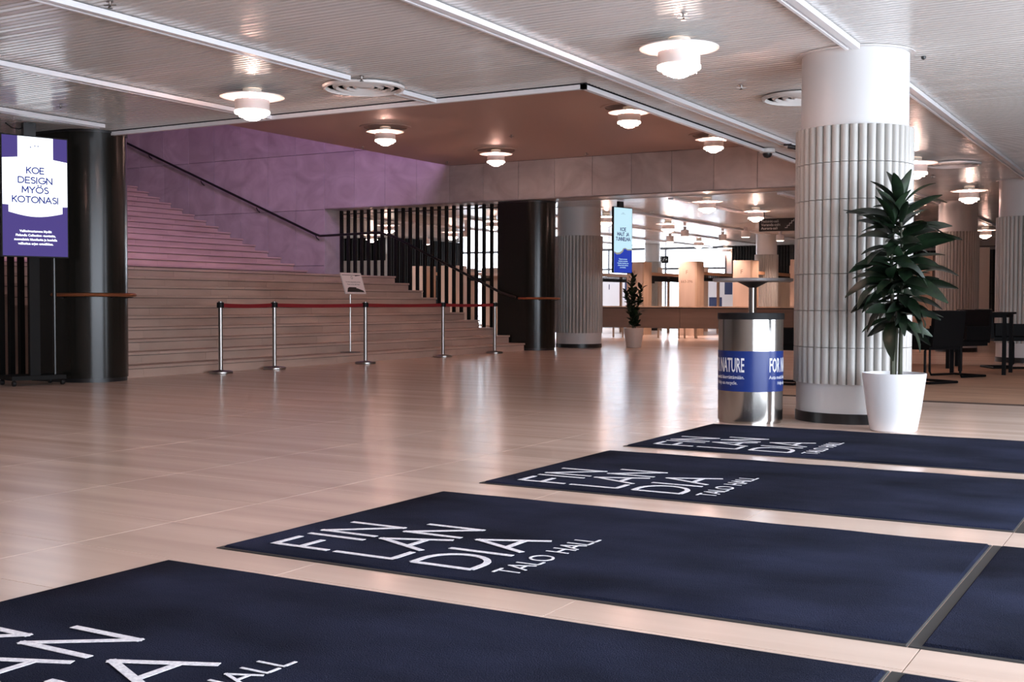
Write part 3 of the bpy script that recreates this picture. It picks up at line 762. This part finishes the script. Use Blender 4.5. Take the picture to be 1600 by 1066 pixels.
# small cylinder spotlights of the far hall
sp0 = None
for px, py, lab in ((1070, 365, 'downlight cylinder above the cloakroom, right of the hanging display'), (1047, 374, 'downlight cylinder below the small tiered lamp'), (1129, 372, 'downlight cylinder left of the pale round column'), (1165, 366, 'downlight cylinder with glowing end beside the pale column'),
                    (1219, 372, 'downlight cylinder just below the black direction sign'), (728, 366, 'downlight cylinder seen through the fins near the far dark pillar'), (666, 378, 'downlight cylinder seen through the middle fins')):
    p = at(px, py, 2.9)
    if sp0 is None:
        sp0 = thing('downlight', lab, 'lamp', p, 0, 'cylinder downlights in the far hall')
        MB().lathe([(.115, -.08), (.115, .09), (.10, .10), (.045, .105), (.045, .19)], 28).build('housing', M_shade, sp0, True)
        MB().lathe([(0, -.10), (.09, -.095), (.112, -.08)], 24).build('lens', M_lampin, sp0, True)
        l = bpy.data.lights.new('downlight_beam', 'SPOT'); l.energy = 200; l.color = (1, .70, .60); l.spot_size = R(120); l.spot_blend = .6; l.shadow_soft_size = .08
        lo = bpy.data.objects.new('downlight_beam', l); lo.parent = sp0; lo.location = (0, 0, -.12); col.objects.link(lo)
    else: copy_tree(sp0, p, 0, lab)
# ------------------------------------------------------------------ ceiling fittings
def vent(px, py, lab):
    p = at(px, py, CZ-.02); t = thing('ceiling_vent', lab, 'vent', (p.x, p.y, CZ-.006))
    for ro, wd, dz in ((.40, .03, .028), (.30, .035, .02), (.20, .035, .018), (.11, .035, .016)):
        mb = MB().lathe([(ro-wd-.02, -.006), (ro-wd, -dz-.008), (ro-.006, -dz), (ro, -.006), (ro-wd-.02, -.006)], 48); mb.build('vent_ring', M_white, t, True)
    MB().lathe([(0, -.02), (.04, -.018), (.055, -.006)], 24).build('hub', M_white, t, True)
vent(568, 137, 'round ringed air vent interrupting a ceiling rail, upper left centre'); vent(1253, 153, 'round air vent half hidden behind the top of the big column')
vent(1489, 257, 'round air vent above the right hand lamp, near the rail')
def sprinkler(px, py, lab, z=None, s=1):
    z = z or CZ; p = at(px, py, z-.02); t = thing('sprinkler', lab, 'sprinkler', (p.x, p.y, z-.004), .5)
    MB().lathe([(.028, -.008), (.022, -.002)], 16).build('escutcheon', M_steel2, t, True)
    MB().tube([(0, 0, -.004), (0, 0, -.028)], .010, 8).build('body', M_steel2, t, True)
    MB().box(-.045, .045, -.006, .006, -.034, -.026).build('frame', M_steel2, t); MB().lathe([(.0, -.052), (.018, -.052), (.018, -.048), (.0, -.03)], 14).build('deflector', M_steel2, t, True)
for a in ((565, 121, 'sprinkler above the round vent at upper left centre'), (1068, 24, 'sprinkler directly above the largest lamp'), (1158, 135, 'sprinkler left of the big column'), (172, 5, 'sprinkler at the top edge, left'), (95, 165, 'sprinkler above the left display'), (1018, 331, 'sprinkler in the far hall right of the hanging display'), (1457, 275, 'sprinkler in the ceiling right of the big column')): sprinkler(*a)
for a in ((799, 212, 'sprinkler in the brown ceiling, above the second lamp'), (916, 240, 'sprinkler in the brown ceiling, near the marble wall top'), (567, 230, 'sprinkler in the brown ceiling below the leftmost recessed lamp'), (699, 253, 'sprinkler in the far left corner of the brown ceiling')): sprinkler(*a, z=BZ)
p = at(1199, 236, CZ-.04); t = thing('security_camera', 'white dome security camera on the ceiling edge left of the big column', 'camera', (p.x, p.y, CZ-.012))
MB().lathe([(.10, 0), (.105, -.05), (.07, -.06)], 32).build('housing', M_white, t, True); MB().lathe([(.065, -.055), (.062, -.085), (.04, -.115), (0, -.128)], 28).build('dome', M_black, t, True)
p = at(1231, 222, CZ-.03); t = thing('spotlight', 'small black spotlight on the rail beside the big column', 'lamp', (p.x, p.y, CZ-.055))
MB().box(-.05, .05, -.02, .02, -.02, 0).build('adapter', M_black, t); MB().tube([(0, 0, -.03), (.10, .04, -.05)], .03, 12).build('head', M_black, t, True)
p = at(1443, 91, CZ-.02); t = thing('ceiling_sensor', 'tiny black sensor on the ceiling at upper right of the big column', 'sensor', (p.x, p.y, CZ-.006)); MB().lathe([(.022, 0), (.018, -.02), (0, -.028)], 16).build('cap', M_black, t, True)
# hanging direction sign
p = at(1186, 352, 2.78); t = thing('direction_sign', 'black hanging direction sign with a stair symbol, left of the big column', 'sign', p, R(2))
q0 = MB().box(0, 1.35, 0, .05, -.145, .145).build('board', M_fin, t)
tx = MB()
for s_, y in (('Helsinki-sali', .055), ('Veranda-salit', -.025), ('Aurora-sali', -.105)): q = text_mb(s_, .085, .0003, 'LEFT'); q.xf(Matrix.Translation((.05, y, .003))); tx.add(q.v, q.f)
for i in range(4): tx.box(.60+i*.05, .66+i*.05, -.08+i*.05, -.066+i*.05, .002, .004); tx.box(.648+i*.05, .66+i*.05, -.08+i*.05, -.03+i*.05, .002, .004)
tx.ring(.05, .062, .002, .004, 4, (1.02, 0, 0))
tx.xf(Matrix.Rotation(R(90), 4, 'X')).build('lettering', M_signW, t)
MB().box(.1, .12, .02, .03, .145, CZ-2.78).box(1.2, 1.22, .02, .03, .145, CZ-2.78).build('hanger', M_black, t)
p = at(1026, 406, 2.58); t = thing('direction_sign', 'small distant black direction sign before the bright windows', 'sign', p, R(2))
MB().box(0, .46, 0, .04, -.13, .13).build('board', M_fin, t)
tx = MB()
for y in (.05, -.02, -.09): tx.box(.03, .2, y, y+.03, .002, .004)
for i in range(3): tx.box(.25+i*.02, .275+i*.02, -.05+i*.04, -.01+i*.04, .002, .004)
tx.prism([(.36, -.04), (.42, 0), (.36, .04)], .002, .004); tx.xf(Matrix.Rotation(R(90), 4, 'X')).build('lettering', M_signW, t)
MB().box(.2, .22, .01, .03, .13, CZ-2.58).build('hanger', M_black, t)
# ------------------------------------------------------------------ cloakroom counter and coat racks
CA = at(940, 511, .3); CB = at(1243, 512.5, .3)
ct = thing('cloakroom_counter', 'long brown cloakroom counter raised on thin legs across the far hall', 'counter', (-13.0, 31.0, 0))
HT = .86
for x0, x1 in ((-3.5, .5), (.5, 5.2)):
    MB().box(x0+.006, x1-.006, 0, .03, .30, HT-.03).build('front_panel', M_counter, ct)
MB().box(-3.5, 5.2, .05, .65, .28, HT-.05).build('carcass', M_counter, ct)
MB().box(-3.5, 5.2, -.03, .68, HT, HT+.035).build('worktop', M_wood, ct); MB().box(-3.5, 5.2, .02, .6, HT-.05, HT).build('shadow_gap', M_dark, ct)
lg = MB().box(-.02, .02, -.02, .02, 0, .3).mesh('leg')
for x in (-3.1, -1.6, -1.3, -.2, .42, .6, .8, .95, 3, 3.2, 5): link('leg', lg, M_wood, ct, (x, .12 if x != .8 else .4, 0))
# the rows run away from us; each is one rack
def rack(x, y, L, label, H=2.25, text=None):
    t = thing('coat_rack', label, 'coat rack', (x, y, 0), 0, None)
    MB().box(0, .53, 0, .04, 0, H).build('end_panel', M_panel, t)
    MB().box(.53, .585, -.005, .6, 0, H).build('side_post', M_wood, t)
    BH = 1.94
    MB().box(.17, .29, .6, L, BH-.09, BH).build('beam', mat('lit_beam_wood', (.62, .34, .19), .4), t); MB().box(.45, .55, .6, L, BH-.09, BH).build('beam', MATS['lit_beam_wood'], t)  # orange glow of warm light from above put into the wood colour
    for yy in (L*.5, L): MB().box(.2, .27, yy-.04, yy+.04, 0, BH-.09).build('post', M_wood, t)
    MB().box(.0, .55, L, L+.04, 0, H).build('end_panel', M_panel, t)
    MB().box(.1, .4, .6, L, .22, .25).build('low_shelf', M_wood, t)
    hk = MB()
    n = int((L-.8)/.085)
    for i in range(n):
        yy = .7+i*.085
        for sx_ in (0, 1):
            xx = .15 if sx_ == 0 else .31
            hk.box(xx-.01, xx+.01, yy-.008, yy+.008, BH-.2, BH-.03); hk.box(xx-.05, xx+.05, yy-.006, yy+.006, BH-.26, BH-.16)
    tag(hk.build('hook', M_black, t), kind='stuff')
    if text:
        q = text_mb(text[0], .17, .0003, 'CENTER'); q.xf(Matrix.Translation((.265, 1.86, .004)))
        if len(text) > 1: q2 = text_mb(text[1], .115, .0003, 'CENTER'); q2.xf(Matrix.Translation((.265, 1.6, .004))); q.add(q2.v, q2.f)
        q.xf(Matrix.Rotation(R(90), 4, 'X')); q.build('lettering', mat('panel_print', (.22, .14, .10), .6), t)
A0 = at(1060, 524.7, 0); A1 = at(1145, 524.7, 0); STEP = (A1.x-A0.x)
RY = 33.6
xB = (Vector((0, 0, EYE))+ray(1060, 470)*(RY/ray(1060, 470).y)).x; xC = (Vector((0, 0, EYE))+ray(1145, 470)*(RY/ray(1145, 470).y)).x; dx = xC-xB
labs = {-1: ('coat rack row whose end panel stands just right of the hanging display', ('F', '-396')), 0: ('coat rack row with the F panel and number left of the bar table', ('F', '663-396')), 1: ('coat rack row whose F panel shows above the bar table', ('F',)),
        2: ('coat rack row nearest the big column', None), -2: ('coat rack row left of the hanging display', None)}
for i, (lab, tx_) in labs.items(): rack(xB+i*dx, RY, 5.6, lab, text=tx_)
for px, L, lab in ((640, 3.0, 'coat rack row seen through the fins, leftmost'), (688, 2.6, 'coat rack row seen through the middle of the fins'), (752, 3.5, 'coat rack row seen through the fins beside the far dark pillar')):
    d = ray(px, 470); y = 30.5 if px < 700 else 33.3; rack(d.x*y/d.y, y, L, lab, 2.12)
# wooden cabinets at the back right of the cloakroom
t = thing('cabinet', 'row of tall oak cabinets behind the cloakroom racks, right of the bar table pole', 'cabinet', (-13.5, 40.6, 0))
for i in range(5): MB().box(i*.9+.008, i*.9+.892, 0, .5, 0, 2.0).build('door', M_wood, t)
MB().box(0, 4.5, .02, .6, 0, 2.02).build('body', M_panel, t)
# dark slatted walls at the back
def slatted(name, label, p0, ang, L, H, step=.11, z0=0):
    t = thing(name, label, 'screen', p0, ang); MB().box(0, L, .02, .12, z0, H).build('backing', M_black, t)
    mb = MB(); k_ = int(L/step)
    for i in range(k_): mb.box(i*step, i*step+.045, -.04, .02, z0, H)
    for z in (.8, 1.3, 1.8, 2.3, 2.8):
        if z > z0: mb.box(0, L, -.005, .005, z, z+.015)
    tag(mb.build('slat', M_fin, t), kind='stuff')
slatted('slatted_screen', 'dark slatted screen in the back hall seen through the left fins', (-22.6, 31.2, 0), R(90), 4.2, CZ-.01)
slatted('slatted_screen', 'dark slatted band above an opening at the far left, behind the fins', (-24.6, 31.1, 0), 0, 1.8, CZ-.01, z0=2.35)
slatted('slatted_screen', 'dark slatted wall at the far end above the F panel', (-14.9, 42.05, 0), R(0), 2.3, CZ-.01)
slatted('slatted_screen', 'black wall panel between the pale column and the big column', (-12.4, 41.7, 0), R(0), 3.0, CZ-.01, .3)
slatted('slatted_screen', 'dark slatted wall behind the dracaena', (-8.0, 40.0, 0), R(0), 4.5, CZ-.4)
slatted('slatted_screen', 'dark slatted wall between the two right hand columns', (-3.9, 30.0, 0), R(0), 4.5, CZ-.5)
struct(MB().box(-8, 3.5, 40.2, 40.4, 0, CZ).build('wall_back_right', M_side)); 
p = atd(1537, 28.6); t = thing('oak_post', 'pale oak upright between the two right hand fluted columns', 'post', (p.x, p.y, 0)); MB().bevbox(-.12, .12, 0, .05, 0, 2.35).build('plank', M_panel, t)
p = atd(1449, 27); t = thing('oak_screen', 'pale oak screen behind the chairs, left of the brownish fluted column', 'screen', (p.x, p.y, 0)); MB().bevbox(-.55, .1, 0, .05, 0, 2.1).build('board', M_panel, t); MB().bevbox(.1, .3, .1, .15, 0, 2.1).build('board', M_side, t)
# posters on the far glass
pf = None
for px, D, lab, w_, c in ((953, 46.0, 'white poster with dark marks on the far glass, left', .8, 0), (980, 45.6, 'pale poster with a dark blue square on the far glass', 1.5, 1), (1128, 43.8, 'white and blue poster in the far window behind the racks', 1.2, 2)):
    p = atd(px, D); t = thing('poster', lab, 'poster', (p.x, p.y, 0), 0)
    MB().box(-w_/2, w_/2, 0, .02, 0, 2.0).build('sheet', mat('poster_paper', (.8, .82, .88), .6), t)
    b = MB()
    if c == 1: b.box(-.1, .6, -.004, 0, 1.1, 1.9)
    elif c == 0: b.box(-.05, .12, -.004, 0, .35, .8); b.box(-.05, .1, -.004, 0, 1.5, 1.7)
    else: b.box(-.5, 0, -.004, 0, .3, 1.2); b.box(.1, .4, -.004, 0, 1.3, 1.8)
    b.build('print', mat('poster_blue', (.03, .05, .14) if c < 2 else (.05, .1, .5), .6), t)
# ------------------------------------------------------------------ rug, tables and chairs on the right
rg = thing('rug', 'large brown rug under the black chairs at the right', 'rug', (-4.3, 12.42, 0))
MB().bevbox(0, 6, .03, 7.6, .0003, .012, .004).build('pile', M_rug, rg); MB().bevbox(-.02, 6.02, 0, .03, .0003, .014, .003).build('binding', M_rugedge, rg)
RGZ = .0125
def make_chair(lab, loc, rz):
    t = thing('armchair', lab, 'chair', loc, rz, None)          # faces +Y locally; back at -Y
    MB().bevbox(-.27, .27, -.24, .26, .42, .50, .02).build('seat', M_chair, t)
    b = MB().box(-.27, .27, -.025, .025, 0, .44); b.xf(Matrix.Translation((0, -.26, .46)) @ Matrix.Rotation(R(6), 4, 'X')); b.build('backrest', M_chair, t)
    for s in (-1, 1): MB().box(s*.285-.018, s*.285+.018, -.24, .22, .50, .68).build('armrest', M_chair, t)
    for s in (-1, 1):
        MB().tube([(s*.25, .24, .43), (s*.25, .27, .38), (s*.25, .27, .06), (s*.25, .24, .018), (s*.25, -.20, .018), (s*.25, -.23, .018)], .016, 8).build('leg', M_chair, t, True)
    MB().tube([(-.25, -.23, .018), (.25, -.23, .018)], .016, 8).build('floor_bar', M_chair, t, True)
    return t
def P(px, D, z=RGZ): q = atd(px, D); q.z = z; return q
ch = make_chair('black cantilever armchair nearest the plant pot, right of the column', P(1452, 14.6), R(60))
copy_tree(ch, P(1499, 15.9), R(150), 'black cantilever armchair in the middle of the group, its solid back to the left')
copy_tree(ch, P(1568, 18.0), R(-60), 'black cantilever armchair farthest right, at the far side of the table')
copy_tree(ch, P(1229, 14.4), R(80), 'black armchair peeking out between the litter bin and the big column')
def make_table(lab, loc, rz, w_, d_):
    t = thing('table', lab, 'table', loc, rz, None)
    MB().bevbox(-w_/2, w_/2, -d_/2, d_/2, .835, .865, .004).build('tabletop', M_chair, t)
    MB().box(-w_/2+.05, w_/2-.05, -d_/2+.05, d_/2-.05, .79, .835).build('apron', M_chair, t)
    for a in (-1, 1):
        for b_ in (-1, 1): x, y = a*(w_/2-.06), b_*(d_/2-.06); MB().box(x-.025, x+.025, y-.025, y+.025, 0, .835).build('leg', M_chair, t)
    return t
make_table('square black table between the armchairs at the right', P(1535, 16.7), R(0), .8, .8)
make_table('low black table behind the dracaena pot', P(1448, 18.4), R(0), .9, .9)
